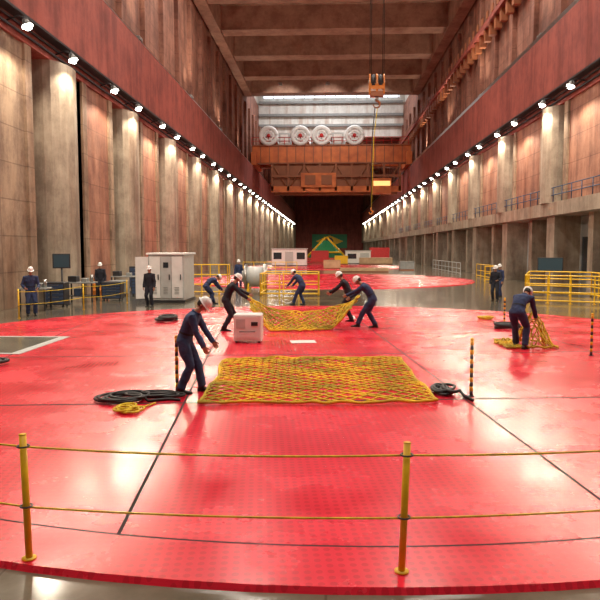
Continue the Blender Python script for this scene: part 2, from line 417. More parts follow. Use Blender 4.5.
# ------------------------------------------------------------------ hatch covers
def hatch(cy, r=11.4, rot=.10, name='turbine_hatch_cover'):
    b = MB(); m = hatch_mat('red_hatch_%d' % cy, cy, rot); n = 128
    top = [(r*math.cos(2*math.pi*i/n), cy+r*math.sin(2*math.pi*i/n), .045) for i in range(n)]
    bot = [((r+.03)*math.cos(2*math.pi*i/n), cy+(r+.03)*math.sin(2*math.pi*i/n), 0.0) for i in range(n)]
    b.loft([bot, top], m, False)
    return b.build(name)
hatch(16.1, 11.55); hatch(51, 11.2, .0); hatch(86, 11.2, 0); hatch(121, 11.2, 0); hatch(156, 11.2, 0)
ZF = .047
b = MB(); b.box(-11.2, -7.1, 14.6, 17.6, .047, .06, 'lgrey'); b.box(-11.0, -7.35, 14.75, 17.4, .055, .065, 'pit'); b.build('pit_patch')  # flat patch on the cover; dark colour stands in for the open pit
b = MB(); X = Matrix.Translation((-.62, 16.9, ZF+.003)) @ Matrix.Rotation(.15, 4, 'Z')
b.box(-.33, .33, -.25, .25, 0, .006, 'white', X); b.build('paper_sheet')
b = MB(); X = Matrix.Translation((.9, 23.0, ZF+.003))
b.box(-.35, -.25, -.3, .3, 0, .004, 'white', X); b.box(-.35, .0, -.05, .05, 0, .004, 'white', X); b.box(.0, .1, -.5, .5, 0, .004, 'white', X); b.box(.3, .4, -.5, .5, 0, .004, 'white', X)
b.build('painted_unit_number')

# ------------------------------------------------------------------ rope barrier foreground
def post(name, x, y, h=1.0, striped=False, z=ZF, lean=0):
    b = MB()
    b.cyl((x, y, z), (x, y, z+.012), .055, 'yellow' if not striped else 'blackrub', 16)
    if striped:
        n = 12
        for i in range(n): b.cyl((x, y, z+.012+h*i/n), (x, y, z+.012+h*(i+1)/n), .028, 'blackrub' if i % 2 == 0 else 'yellow', 12)
        b.ell((x, y, z+h+.03), (.032, .032, .03), 'yellow')
    else:
        b.cyl((x, y, z+.012), (x+lean, y, z+h), .027, 'yellow', 12)
        b.cyl((x+lean, y, z+h), (x+lean, y, z+h+.006), .029, 'yellow', 12)
        for hz in (h-.09, .43):
            b.tube([(x+lean*hz+.045*math.cos(a), y+.045*math.sin(a), z+hz) for a in [i*math.pi/6 for i in range(13)]], .007, 'darkmet', 6)
    return b.build(name)
PX = [(-5.2, 5.9), (-2.35, 4.88), (.575, 4.79), (3.45, 5.3)]
for x, y in PX: post('yellow_barrier_post', x, y, lean=.03 if x > 0 else -.02)
def sagrope(b, p, q, sag, r, mat, n=24):
    p = Vector(p); q = Vector(q)
    b.tube([p.lerp(q, i/n) - Vector((0, 0, sag*4*(i/n)*(1-i/n))) for i in range(n+1)], r, mat, 6)
b = MB()
for i in range(3):
    for hz, sg in ((.915, .035), (.43, .03)):
        sagrope(b, (*PX[i], ZF+hz-.01), (*PX[i+1], ZF+hz-.01), sg, .008, 'yrope')
b.build('barrier_rope')
for x, y in ((-2.55, 10.85), (2.40, 10.75), (6.05, 15.0)): post('striped_barrier_post', x, y, .92, True)
post('striped_barrier_post', 5.75, 21.2, .8, True)
lp = [(-10.95, 22.6), (-9.9, 26.0), (-9.1, 29.2)]
for x, y in lp: post('yellow_barrier_post', x, y, 1.05, z=0)
b = MB()
for i in range(2):
    for hz in (.95, .5): sagrope(b, (*lp[i], hz), (*lp[i+1], hz), .06, .012, 'yrope')
b.build('barrier_rope')

# ------------------------------------------------------------------ rope nets
def net(surf, nu, nv, r, mat='net', border=.024, jit=.12):
    b = MB(); rnd = random.Random(nu*31+nv)
    J = [[(rnd.uniform(-jit, jit), rnd.uniform(-jit, jit)) for j in range(nv+1)] for i in range(nu+2)]
    for i in range(nu+1):
        pts = []
        for j in range(nv+1):
            k = i + (.5 if (i+j) % 2 else -.5)
            ui = max(0, min(nu, k)); 
            jj = J[int(round(k+.5))][j] if 0 <= int(round(k+.5)) <= nu else (0, 0)
            u = (ui + jj[0]*(0 if ui in (0, nu) else 1))/nu; v = (j + jj[1]*(0 if j in (0, nv) else 1))/nv
            pts.append(surf(u, v))
        b.tube(pts, r, mat, 5)
    n = 60
    loop = [surf(i/n, 0) for i in range(n+1)]+[surf(1, i/n) for i in range(1, n+1)]+[surf(1-i/n, 1) for i in range(1, n+1)]+[surf(0, 1-i/n) for i in range(1, n+1)]
    b.tube(loop, border, mat, 6)
    return b
def nz(x, y, s=1.0, o=0.0): return noise.noise(Vector((x*s+o, y*s, o*.37)))
def flatnet(c00, c10, c11, c01, base, amp, wob):
    c00, c10, c11, c01 = [Vector(c) for c in (c00, c10, c11, c01)]
    def s(u, v):
        p = c00.lerp(c10, u).lerp(c01.lerp(c11, u), v)
        p = p + Vector((nz(u*3, v*3, 1.0, 3)*wob, nz(u*3, v*3, 1.0, 9)*wob))
        z = base + amp*abs(nz(p.x, p.y, 1.4, 5)) + amp*.4*abs(nz(p.x, p.y, 4, 1))
        return Vector((p.x, p.y, z))
    return s
net(flatnet((-2.0, 9.95), (1.75, 10.15), (1.62, 14.25), (-2.18, 14.0), ZF+.03, .06, .14), 26, 34, .0155).build('cargo_net')
def heldnet(off):
    def s(u, v):
        xt = -2.45 + u*3.45
        sagt = 1-(2*u-1)**2
        zt = 1.0 - .52*sagt**.7 + .05*nz(u*5, 0, 1, off)
        yt = 20.0 + .55*u
        xb = -2.15 + u*2.75; yb = 18.9 + .35*u + .25*nz(u*3, 1, 1, off)
        zb = ZF+.03
        f = v
        X_ = xt*(1-f)+xb*f + .10*nz(u*6, v*6, 1, off); Y_ = yt*(1-f)+yb*f + .22*nz(u*7, v*2, 1, off+4) + off*.1
        edge = min(u, 1-u)
        zb2 = zb + max(0, .55-edge*3.2)
        Z_ = zt*(1-f)**1.25 + zb2*(1-(1-f)**1.25) + .06*abs(nz(u*8, v*8, 1, 2))
        return Vector((X_, Y_, max(ZF+.03, Z_)))
    return s
def merge(b, b2):
    o = len(b.v); b.v += b2.v; b.f += [[i+o for i in f] for f in b2.f]; b.m += b2.m; b.sm += b2.sm
b = net(heldnet(0), 34, 12, .018); merge(b, net(heldnet(1.6), 20, 8, .018)); b.build('cargo_net')
def pilenet(u, v):
    x = 4.35 + 1.25*u + .12*nz(u*4, v*4, 1, 4); y = 15.9 + 1.2*v + .12*nz(u*5, v*4, 1, 8)
    d = math.hypot((u-.68)/.32, (v-.5)/.5)
    z = .85*max(0, 1-d)**.8
    return Vector((x, y, ZF+.03+z+.10*abs(nz(u*7, v*5, 1, 3))))
net(pilenet, 16, 14, .018).build('cargo_net')

def coil(name, cx, cy, rx, ry, turns, r, mat, tail=(), z=ZF, seed=1):
    rnd = random.Random(seed); b = MB(); pts = []
    n = int(turns*20); dx = dy = 0
    for i in range(n):
        if i % 20 == 0: dx, dy, sc = rnd.uniform(-.12, .12), rnd.uniform(-.08, .08), rnd.uniform(.75, 1.1)
        a = 2*math.pi*i/20
        pts.append((cx+dx+rx*sc*math.cos(a), cy+dy+ry*sc*math.sin(a), z+r+ (i/n)*r*3))
    sm = []
    for i in range(len(pts)):
        q = pts[max(0, i-2):i+3]; sm.append(tuple(sum(p[k] for p in q)/len(q) for k in range(3)))
    for t in tail: sm.append((cx+t[0], cy+t[1], z+r))
    b.tube(sm, r, mat, 7)
    return b.build(name)
coil('black_cable_coil', -3.3, 10.2, .38, .34, 6, .022, 'blackrub', [(.45, -.1), (.75, .05), (.95, 0)], seed=2)
coil('black_cable_coil', -2.8, 10.42, .40, .18, 4, .022, 'blackrub', seed=5)
coil('yellow_rope_coil', -3.0, 9.55, .16, .22, 7, .016, 'yrope', [(.2, .2), (.3, .45)], seed=8)
coil('black_cable_coil', 2.02, 10.95, .14, .36, 5, .026, 'blackrub', [(.25, -.3), (.32, -.6)], seed=3)
coil('black_cable_coil', -7.15, 13.2, .38, .30, 5, .035, 'blackrub', seed=4)
coil('black_cable_coil', -5.4, 21.6, .30, .5, 5, .045, 'blackrub', seed=6)
coil('black_cable_coil', 5.45, 20.0, .40, .35, 5, .04, 'blackrub', seed=9)
coil('yellow_rope_coil', 5.5, 22.6, .22, .3, 4, .025, 'yrope', seed=11)

e = empty('white_equipment_box', (-2.05, 16.9, ZF)); b = MB()
b.box(-.36, .36, -.28, .28, .05, .74, 'white', c=.02); b.box(-.32, .32, -.295, -.28, .12, .68, 'white'); b.box(-.29, -.05, -.305, -.295, .38, .62, 'lgrey')
for x in (-.3, .3):
    for y in (-.2, .2): b.cyl((x, y, 0), (x, y, .06), .03, 'blackrub')
b.tube([(-.2, -.3, .3), (-.2, -.34, .3), (.2, -.34, .3), (.2, -.3, .3)], .012, 'darkmet', 6)
b.box(.1, .27, -.31, -.295, .45, .55, 'darkmet'); b.build('body', e)

# ------------------------------------------------------------------ yellow railings
def railing(name, pts, h=1.1, closed=False, z=0, post_step=1.5, mat='yellow', r=.032, toe=True, rails=(1.0, .52)):
    b = MB(); pts = [Vector((p[0], p[1], z)) for p in pts]
    if closed: pts = pts+[pts[0]]
    for i in range(len(pts)-1):
        p, q = pts[i], pts[i+1]; L = (q-p).length; n = max(1, round(L/post_step))
        for k in range(n+1):
            c = p.lerp(q, k/n); b.cyl(c, c+Vector((0, 0, h)), r, mat, 8)
            b.box(c.x-.07, c.x+.07, c.y-.07, c.y+.07, z, z+.02, mat)
        for f in rails: b.cyl(p+Vector((0, 0, h*f)), q+Vector((0, 0, h*f)), r, mat, 8)
        if toe: b.cyl(p+Vector((0, 0, .12)), q+Vector((0, 0, .12)), r*1.3, mat, 6)
    return b.build(name)
railing('yellow_guard_railing', [(9.1, 30.2), (13.6, 28.4), (13.6, 34.0), (10.9, 35.5)], 1.25, True, post_step=.95, rails=(1, .7, .4))
railing('yellow_guard_railing', [(-3.5, 34.0), (-.45, 34.0), (-.45, 37.2), (-3.5, 37.2)], 1.15, True, z=0, post_step=1.0)
railing('yellow_guard_railing', [(-7.3, 35.2), (-5.4, 35.2), (-5.4, 35.9)], 1.6, post_step=.5, rails=(1, .66, .33))
railing('yellow_guard_railing', [(12.0, 50), (13.2, 50), (13.2, 58)], 1.1, post_step=1.5)
railing('grey_handrail', [(12.6, 62), (12.6, 78)], 1.1, post_step=2, mat='lgrey')

e = empty('machined_shaft_sleeve', (-4.15, 38.6, 0)); e.scale = (.8, .8, .8); b = MB()
n = 28
for (x0, x1, r0, r1, mt) in ((-.9, -.75, .92, .92, 'steel'), (-.75, .5, .75, .75, 'lgrey'), (.5, .7, .95, .95, 'steel'), (-1.1, -.9, .45, .45, 'grey')):
    b.cyl((x0, 0, 1.0), (x1, 0, 1.0), r0, mt, n)
for x in (-.6, .4):
    b.box(x-.1, x+.1, -.8, .8, 0, .12, 'yellow')
    b.tube([(x, -.7, .08), (x, -.55, .6), (x, 0, .3), (x, .55, .6), (x, .7, .08)], .07, 'yellow', 6)
b.build('sleeve', e)

# ------------------------------------------------------------------ control cabinets
e = empty('control_cabinet', (-7.35, 30.6, 0)); b = MB()
W = .82
b.box(-W-.05, W+.05, -1.2, 1.2, 0, .12, 'darkmet'); b.box(-W, W, -1.15, 1.15, .12, 2.2, 'lgrey', c=.03); b.box(-W-.08, W+.08, -1.23, 1.23, 2.2, 2.28, 'white', c=.02)
for x0, x1, mt in ((-.76, -.27, 'white'), (-.24, .24, 'lgrey'), (.27, .76, 'white')):
    b.box(x0, x1, -1.19, -1.15, .22, 2.12, mt); b.box(x1-.1, x1-.06, -1.24, -1.19, 1.05, 1.3, 'darkmet')
    for k in range(5): b.box(x0+.12, x1-.16, -1.20, -1.19, .4+k*.07, .43+k*.07, 'grey')
b.box(-.12, .12, -1.205, -1.19, 1.6, 1.85, 'glass')
for k in range(3): b.box(-W-.035, -W, -1.0+k*.7, -.4+k*.7, .22, 2.1, 'white')
X = Matrix.Translation((-W, -1.15, 0)) @ Matrix.Rotation(math.radians(215), 4, 'Z')
b.box(0, .6, -.03, .03, .2, 2.1, 'white', X)
b.build('enclosure', e)

def bench(x, y, w=1.6, rot=0):
    e = empty('workbench', (x, y, 0), rot); b = MB()
    b.box(-w/2, w/2, -.35, .35, .86, .92, 'grey', c=.01)
    for sx in (-1, 1):
        for sy in (-1, 1): b.box(sx*(w/2-.05)-.03, sx*(w/2-.05)+.03, sy*.3-.03, sy*.3+.03, 0, .86, 'darkmet')
    b.box(-w/2+.05, w/2-.05, -.3, .3, .25, .28, 'darkmet')
    b.box(-w/2+.1, -w/2+.5, -.25, .2, .92, 1.2, 'darkmet', c=.02); b.box(.05, .3, -.2, .2, .92, 1.1, 'grey', c=.02)
    b.cyl((w/2-.15, 0, .92), (w/2-.15, 0, 1.25), .08, 'steel'); b.box(-.3, 0, -.2, .2, .28, .6, 'blue', c=.02)
    b.build('frame', e)
def toolcab(x, y, mat='darkmet', w=.9, h=1.05, rot=0):
    e = empty('tool_cabinet', (x, y, 0), rot); b = MB()
    b.box(-w/2, w/2, -.3, .3, .1, h, mat, c=.02)
    n = 5
    for i in range(n):
        z0 = .14+(h-.2)*i/n; b.box(-w/2+.04, w/2-.04, -.315, -.3, z0, z0+(h-.2)/n-.03, 'blue' if mat == 'darkmet' else mat)
        b.box(-w/4, w/4, -.335, -.315, z0+(h-.2)/n*.6, z0+(h-.2)/n*.7, 'steel')
    for sx in (-1, 1):
        for sy in (-1, 1): b.cyl((sx*(w/2-.08)-.02, sy*.2, .05), (sx*(w/2-.08)+.02, sy*.2, .05), .05, 'blackrub')
    b.build('drawers', e)
bench(-11.7, 25.6, 1.1); bench(-11.5, 30.0, 1.3); toolcab(-11.6, 27.4); toolcab(-10.2, 30.6, 'darkmet', .9, .9)
toolcab(-11.0, 34.0, 'grey', .9, .8); bench(-11.4, 36.5, 1.6); toolcab(-11.3, 39.0, 'darkmet', 1.2, 1.4); toolcab(-9.6, 33.6, 'darkmet', 1.1, 1.0)
def screen(name, x, y, z, w, h, rot=0):
    e = empty(name, (x, y, 0), rot); b = MB()
    b.box(-w/2, w/2, -.05, .05, z, z+h, 'darkmet', c=.01); b.box(-w/2+.05, w/2-.05, -.056, -.05, z+.05, z+h-.05, 'screen')
    b.cyl((0, .02, 0), (0, .02, z), .04, 'darkmet'); b.box(-.35, .35, -.3, .3, 0, .04, 'darkmet', c=.01); b.build('panel', e)
screen('display_screen', -11.8, 28.5, 1.6, .75, .65, .3)
screen('display_screen', 12.9, 38.2, 1.15, 1.4, .8, -.2)
def barrel(x, y, mat):
    b = MB(); prof = [(0, .29), (.02, .3), (.28, .29), (.3, .31), (.32, .29), (.58, .29), (.6, .31), (.62, .29), (.86, .3), (.88, .28)]
    b.loft([[(x+r*math.cos(2*math.pi*i/20), y+r*math.sin(2*math.pi*i/20), z) for i in range(20)] for z, r in prof], mat, True); b.build('steel_drum')
barrel(-12.0, 33.4, 'hookor')

# ------------------------------------------------------------------ far hall objects
def container(name, x, y, w, d, h, mat, mat2, z=0):
    e = empty(name, (x, y, z)); b = MB()
    b.box(-w/2, w/2, -d/2, d/2, .1, h, mat, c=.05); b.box(-w/2-.1, w/2+.1, -d/2-.1, d/2+.1, h, h+.12, mat2); b.box(-w/2, w/2, -d/2, d/2, 0, .1, 'darkmet')
    n = max(2, int(w/1.4))
    for i in range(n):
        x0 = -w/2+w*(i+.15)/n; x1 = -w/2+w*(i+.85)/n
        if i % 2: b.box(x0, x1, -d/2-.03, -d/2, .15, h*.85, mat2)
        else: b.box(x0, x1, -d/2-.03, -d/2, h*.4, h*.8, 'glass')
    b.build('cabin', e)
def crate(x, y, w, d, h, mat, z=0):
    e = empty('storage_crate', (x, y, z)); b = MB()
    for t in (-.4, 0, .4): b.box(-w/2, w/2, t*d-.06, t*d+.06, 0, .12, 'brown')
    b.box(-w/2+.04, w/2-.04, -d/2+.04, d/2-.04, .12, h-.05, mat)
    n = max(2, int(w/.9))
    for i in range(n+1):
        x0 = -w/2+(w-.1)*i/n; b.box(x0, x0+.1, -d/2, d/2, .12, h, mat)
    b.box(-w/2, w/2, -d/2, d/2, h-.05, h+.02, mat); b.build('slats', e)
Z2 = .046
container('site_cabin', -5.2, 91, 4.8, 3, 2.3, 'white', 'lgrey', Z2)
container('site_cabin', 5.0, 106, 4, 3, 2.0, 'white', 'lgrey')
crate(.6, 78, 2.0, 1.5, 1.0, 'tan', Z2); crate(3.9, 68.6, 5, 1.8, .4, 'tan', 0)
crate(7.5, 101, 5, 2, 1.0, 'tan'); crate(2.2, 101, 2, 2, 1.3, 'yellow'); crate(-1.2, 112, 3, 2, 2.0, 'red', Z2); crate(11, 138, 4, 3, 2.6, 'red')
crate(9.0, 74.0, 1.6, 1.2, 1.0, 'grey')
railing('yellow_guard_railing', [(-8.4, 65), (-3.0, 65)], 1.1, post_step=1)
e = empty('generator_cover', (-.2, 175, 0)); b = MB()
n = 24
b.loft([[(r*math.cos(2*math.pi*i/n), r*math.sin(2*math.pi*i/n), z) for i in range(n)] for z, r in ((0, 4.6), (1.2, 4.6), (1.3, 4.3), (2.6, 2.8), (4.4, 1.2), (4.5, .9))], 'green', False)
for x in (-1, 1):
    b.tube([(x*5.2, -5, 0), (x*.3, -4.0, 5.2)], .25, 'yellow', 6); b.tube([(x*5.2, 5, 0), (x*.3, 4.0, 5.2)], .25, 'yellow', 6)
b.tube([(0, -4, 5.2), (0, 4, 5.2)], .25, 'yellow', 6); b.tube([(-4, -4.8, 1.4), (4, -4.8, 1.4)], .25, 'yellow', 6)
b.build('cone', e)
b = MB(); b.box(-6, 8, YE-.2, YE-.1, 2.5, 8, 'green'); 
b.add([(1-5.5, YE-.25, 5.2), (1, YE-.25, 2.9), (1+5.5, YE-.25, 5.2), (1, YE-.25, 7.6)], [(0, 1, 2, 3)], 'yellow')
b.add([(1+1.5*math.cos(i*math.pi/12), YE-.3, 5.2+1.5*math.sin(i*math.pi/12)) for i in range(24)], [tuple(range(24))], 'blue')
b.build('brazilian_flag')

# ------------------------------------------------------------------ far overhead crane
emcab = emis('cab_window', (1, .6, .2), 1.2)
def crane(y0, z0):
    e = empty('overhead_crane', (0, y0, z0)); b = MB()
    x0, x1 = XL+.1, XR-.1
    for yy in (-3.4, 2.2):
        b.box(x0, x1, yy, yy+1.2, .6, 3.4, 'orange')
        n = 18
        for i in range(n+1):
            x = x0+(x1-x0)*i/n; b.box(x-.06, x+.06, yy-.1, yy, .6, 3.4, 'brown')
        b.box(x0, x1, yy-.25, yy+1.35, 3.4, 3.6, 'brown'); b.box(x0, x1, yy-.25, yy+1.35, .4, .6, 'brown')
    for x in (x0, x1-.9): b.box(x, x+.9, -5, 5, .05, 2.2, 'orange')
    for x in (x0+.2, x1-.2):
        for yy in (-4, -2, 2, 4): b.cyl((x-.15, yy, .36), (x+.15, yy, .36), .35, 'darkmet', 16)
    b.box(-9.6, 12.6, -3.6, -3.0, -4.4, -3.4, 'orange'); b.box(-9.6, 12.6, 3.0, 3.6, -4.4, -3.4, 'brown')
    b.box(-9.6, 12.6, -3.7, -3.2, -1.9, -1.5, 'brown')
    for i in range(9):
        x = -9.4+i*2.72; b.box(x-.18, x+.18, -3.6, -3.1, -4.2, .5, 'brown')
        if i < 8: b.tube([(x, -3.35, -4), (x+2.72, -3.35, .3)] if i % 2 else [(x, -3.35, .3), (x+2.72, -3.35, -4)], .12, 'brown', 6)
    b.box(7.6, 10.8, -4.8, -3.0, -4.8, -2.2, 'orange'); b.box(7.8, 10.6, -4.86, -4.8, -3.5, -2.7, emcab)
    b.box(-9.4, 7.4, -3.2, -2.9, -3.4, .4, 'brown')
    b.box(-4.5, 1.5, -3.9, -3.5, -3.6, -1.2, 'orange'); b.box(-3.8, -2, -4.0, -3.9, -3.2, -1.6, 'brown'); b.box(-1.0, .8, -4.0, -3.9, -3.2, -1.6, 'brown')
    for cx in (-10.0, -4.6, -1.0, 4.6):
        for yy in (-3.6, 3.0):
            c = Vector((cx, yy, 5.1)); 
            b.tube([c+Vector((1.35*math.cos(a), 0, 1.35*math.sin(a))) for a in [i*math.pi/12 for i in range(25)]], .36, 'white', 8)
            b.tube([c+Vector((.75*math.cos(a), 0, .75*math.sin(a))) for a in [i*math.pi/8 for i in range(17)]], .20, 'white', 6)
            for k in range(6):
                a = k*math.pi/3; b.cyl(c, c+Vector((1.3*math.cos(a), 0, 1.3*math.sin(a))), .16, 'white', 6)
            b.cyl(c-Vector((0, .3, 0)), c+Vector((0, .3, 0)), .32, 'red', 14)
        b.cyl((cx, -3.3, 5.1), (cx, 2.8, 5.1), .8, 'white', 18)
        b.box(cx-1.5, cx+1.5, -3.2, 2.8, 3.6, 4.1, 'brown')
    for xa, xb in ((-8.3, -6.4), (0.8, 2.8)):
        b.box(xa, xb, -3.5, 2.5, 3.6, 5.6, 'lgrey'); b.box(xa+.3, xb-.3, -3.6, -3.5, 3.9, 5.3, 'white')
    for z in (4.2, 4.8): b.tube([(x0, -3.7, z), (x1, -3.7, z)], .05, 'red', 5)
    for i in range(20): b.tube([(x0+i*1.4, -3.7, 3.6), (x0+i*1.4, -3.7, 4.8)], .05, 'red', 5)
    b.build('bridge', e)
    return e
crane(116, 16.47)
e2 = empty('ceiling_hoist', (0, 40, 21.05))
b = MB()
b.box(XL-.3, XR+.3, -.15, .15, 5.6, 6.1, 'orange'); b.box(XL-.3, XR+.3, -.3, .3, 5.5, 5.6, 'orange')
for x in (-10, -4, 2, 8, 13): b.cyl((x, 0, 6.1), (x, 0, 8.5), .1, 'darkmet', 8)
b.box(1.7, 4.2, -.8, .8, 4.4, 5.4, 'orange', c=.08); b.cyl((1.8, 0, 4.4), (4.1, 0, 4.4), .4, 'steel', 18)
HX = Matrix.Translation((2.95, 0, 12.15-21.05))
for x in (-.42, -.34, .34, .42): b.tube([(x, 0, .6), (x, 0, 13.1)], .022, 'cable', 5, HX)
for x0, x1 in ((-.46, -.38), (.38, .46), (-.05, .05)): b.loft([[(x, y, z) for y, z in ((-.2, -.45), (.2, -.45), (.3, .1), (.22, .6), (0, .75), (-.22, .6), (-.3, .1))] for x in (x0, x1)], 'hookor', False, HX)
for x in (-.22, .20): b.cyl((x-.1, 0, .3), (x+.1, 0, .3), .40, 'darkmet', 20, None, HX)
b.cyl((-.5, 0, .3), (.5, 0, .3), .09, 'steel', 12, None, HX)
b.box(-.42, .42, -.27, -.22, -.2, .12, 'hookor', HX)
b.box(-.40, .40, -.22, .22, -.6, -.3, 'brown', HX, c=.03)
b.cyl((0, 0, -.6), (0, 0, -.8), .11, 'steel', 12, None, HX)
hk = [(0, 0, -.75), (0, 0, -.85)]+[(.2*math.sin(a), 0, -1.05+.2*math.cos(a)) for a in [i*math.pi/8 for i in range(0, 13)]]
b.tube(hk, [.08, .08]+[.08-.004*i for i in range(13)], 'brown', 8, HX)
b.tube([(-.1, 0, -1.25), (-.25, 0, -3), (-.3, 0, -7.2)], .03, 'cable', 6, HX); b.tube([(.05, 0, -1.25), (-.15, 0, -3), (-.26, 0, -7.2)], .022, 'yrope', 6, HX)
b.tube([(-.28, 0, -7.2), (-.28, 0, -7.35)]+[(-.28+.11*math.sin(a), 0, -7.48+.11*math.cos(a)) for a in [i*math.pi/8 for i in range(13)]], .03, 'hookor', 6, HX)
b.build('monorail_and_hook_block', e2)

# ------------------------------------------------------------------ workers
def ik(a, t, l1, l2, pole):
    a = Vector(a); t = Vector(t); d = t-a; L = d.length
    if L > (l1+l2)*.995: t = a+d.normalized()*(l1+l2)*.995; d = t-a; L = d.length
    u = d.normalized(); x = (l1*l1-l2*l2+L*L)/(2*L); h = math.sqrt(max(0, l1*l1-x*x))
    p = Vector(pole); p = (p-u*p.dot(u)).normalized()
    return a+u*x+p*h, t
def ering(c, A, B, n=16): return [Vector(c)+A*math.cos(2*math.pi*i/n)+B*math.sin(2*math.pi*i/n) for i in range(n)]
def worker(x, y, yaw, lean=0, hp=10, hl=None, hr=None, fl=(-.12, .05), fr=(.12, -.03), ph=.93, z=0.0, suit='suit', sc=1.0, shift=None, headyaw=0, curl=35):
    R = math.radians
    e = empty('maintenance_worker', (x, y, z), R(yaw)); e.scale = (sc, sc, sc)
    ln = R(lean)
    if shift is None: shift = -.30*math.sin(ln)
    Pv = Vector((0, shift, ph)); Xv = Vector((1, 0, 0))
    def ax(a): return Vector((0, math.sin(a), math.cos(a))), Vector((0, math.cos(a), -math.sin(a)))
    T1, F1 = ax(ln*.65); T2, F2 = ax(ln*1.15)
    mid = Pv+T1*.26; nb = mid+T2*.26
    b = MB()
    spec = [(Pv-T1*.12, .12, .10, F1), (Pv-T1*.05, .165, .125, F1), (Pv+T1*.03, .172, .13, F1), (Pv+T1*.14, .162, .122, F1), (mid, .175, .126, (F1+F2)/2), (mid+T2*.10, .192, .132, F2), (mid+T2*.18, .197, .12, F2), (mid+T2*.235, .15, .095, F2), (nb+T2*.02, .075, .072, F2)]
    b.loft([ering(c, Xv*rx, F*ry) for c, rx, ry, F in spec], suit)
    hipY = Pv-T1*.03
    hands = []
    for sx, ft, hd in ((-1, fl, hl), (1, fr, hr)):
        hip = hipY+Xv*sx*.09
        fz = ft[2] if len(ft) > 2 else 0
        ank = Vector((ft[0], ft[1], .10+fz))
        kn, an = ik(hip, ank, .43, .42, (sx*.12, 1, 0))
        b.tube([hip+Vector((0, 0, .05)), hip.lerp(kn, .3), hip.lerp(kn, .7), kn, kn.lerp(an, .35), kn.lerp(an, .7), an+Vector((0, 0, -.01))], [.100, .110, .092, .080, .080, .076, .078], suit, 14)
        sh = nb-T2*.055+Xv*sx*.185
        if hd is None: hd = (sx*.25, .08, ph-.08)
        el, wr = ik(sh, hd, .30, .26, (sx*.5, -.8, -.4))
        b.tube([sh-Xv*sx*.06+T2*.0, sh+Xv*sx*.01, sh.lerp(el, .4), el, el.lerp(wr, .4), wr], [.068, .075, .066, .058, .056, .046], suit, 12)
        hands.append((sx, el, wr, an))
    ob = b.build('coverall', e)
    rm = ob.modifiers.new('r', 'REMESH'); rm.mode = 'VOXEL'; rm.voxel_size = .017; rm.use_smooth_shade = True
    smm = ob.modifiers.new('s', 'SMOOTH'); smm.factor = .5; smm.iterations = 3
    tx = bpy.data.textures.new('folds', 'CLOUDS'); tx.noise_scale = .11
    dm = ob.modifiers.new('d', 'DISPLACE'); dm.texture = tx; dm.strength = .03; dm.mid_level = .5
    d = MB()
    d.tube([nb+T2*.015+Xv*.078*math.cos(a)+F2*.078*math.sin(a) for a in [i*math.pi/8 for i in range(17)]], .016, suit, 6)
    for sx, el, wr, an in hands:
        dd = (wr-el).normalized(); d.tube([wr-dd*.03, wr+dd*.004], [.049, .049], suit, 12)
    bw = Pv+T1*.13
    d.loft([ering(bw+T1*o, Xv*.169, F1*.129) for o in (-.018, .018)], 'suitd', cap=False)
    d.build('collar_cuffs_belt', e)
    bt = MB()
    for sx, el, wr, an in hands:
        ox, oy, oz = an.x, an.y, an.z-.10
        tw = sx*.06
        rings = []
        for (yy, w, h, zb) in ((-.085, .022, .05, .0), (-.07, .036, .085, 0), (-.02, .043, .10, 0), (.04, .044, .085, 0), (.09, .047, .062, 0), (.14, .047, .05, 0), (.185, .035, .04, 0), (.20, .015, .028, .008)):
            rings.append([Vector((ox+tw*(yy)+w*math.cos(a), oy+yy, oz+max(0.0, zb+h/2+(h/2)*math.sin(a)))) for a in [i*math.pi/6 for i in range(12)]])
        bt.loft(rings, 'boot')
        bt.tube([(ox, oy-.02, oz+.05), (ox, oy-.012, oz+.11), (ox, oy-.01, oz+.16)], [.048, .05, .052], 'boot', 12)
        bt.loft([[Vector((ox+tw*p[1]+p[0], oy+p[1], oz+zz)) for p in ((-.045, -.075), (0, -.09), (.045, -.075), (.05, .08), (.046, .16), (0, .212), (-.046, .16), (-.05, .08))] for zz in (0, .02)], 'blackrub', False)
    bt.build('boots', e)
    hpr = R(hp); T3, _ = ax((ln*1.0+hpr)*.5)
    hc = nb+T3*.185
    Mh = Matrix.Translation(hc) @ Matrix.Rotation(R(headyaw), 4, 'Z') @ Matrix.Rotation(-hpr, 4, 'X')
    hb = MB()
    hb.tube([nb-T2*.04, nb+T3*.06, hc-T3*.03], [.062, .056, .054], 'skin', 12)
    nu, nv = 20, 16; vs = []; fs = []
    for j in range(nv+1):
        th = math.pi*min(max(j/nv, .003), .997)
        for i in range(nu):
            p_ = 2*math.pi*i/nu; cx, cy, cz = math.sin(th)*math.cos(p_), math.sin(th)*math.sin(p_), math.cos(th)
            low = max(0, -cz)
            w = .075*(1-.30*low**1.3); dp = .094*(1-.10*low) if cy > 0 else .094*(1-.32*low)
            yy = cy*dp + (.012*low if cy > 0 else 0)
            vs.append((cx*w, yy, cz*.115))
    for j in range(nv):
        for i in range(nu): fs.append((j*nu+i, (j+1)*nu+i, (j+1)*nu+(i+1) % nu, j*nu+(i+1) % nu))
    hb.add(vs, fs, 'skin', True, Mh)
    hb.tube([(0, .088, .012), (0, .104, -.012), (0, .116, -.030), (0, .100, -.040)], [.008, .011, .015, .010], 'skin', 8, Mh)
    for sx in (-1, 1):
        hb.ell((sx*.030, .084, .008), (.014, .010, .009), 'eye', 8, 6, Mh); hb.ell((sx*.030, .0925, .008), (.006, .004, .006), 'iris', 8, 6, Mh)
        hb.tube([(sx*.015, .094, .026), (sx*.032, .092, .030), (sx*.048, .080, .025)], .004, 'hair', 5, Mh)
        hb.ell((sx*.076, -.005, -.005), (.009, .020, .032), 'skin', 8, 6, Mh)
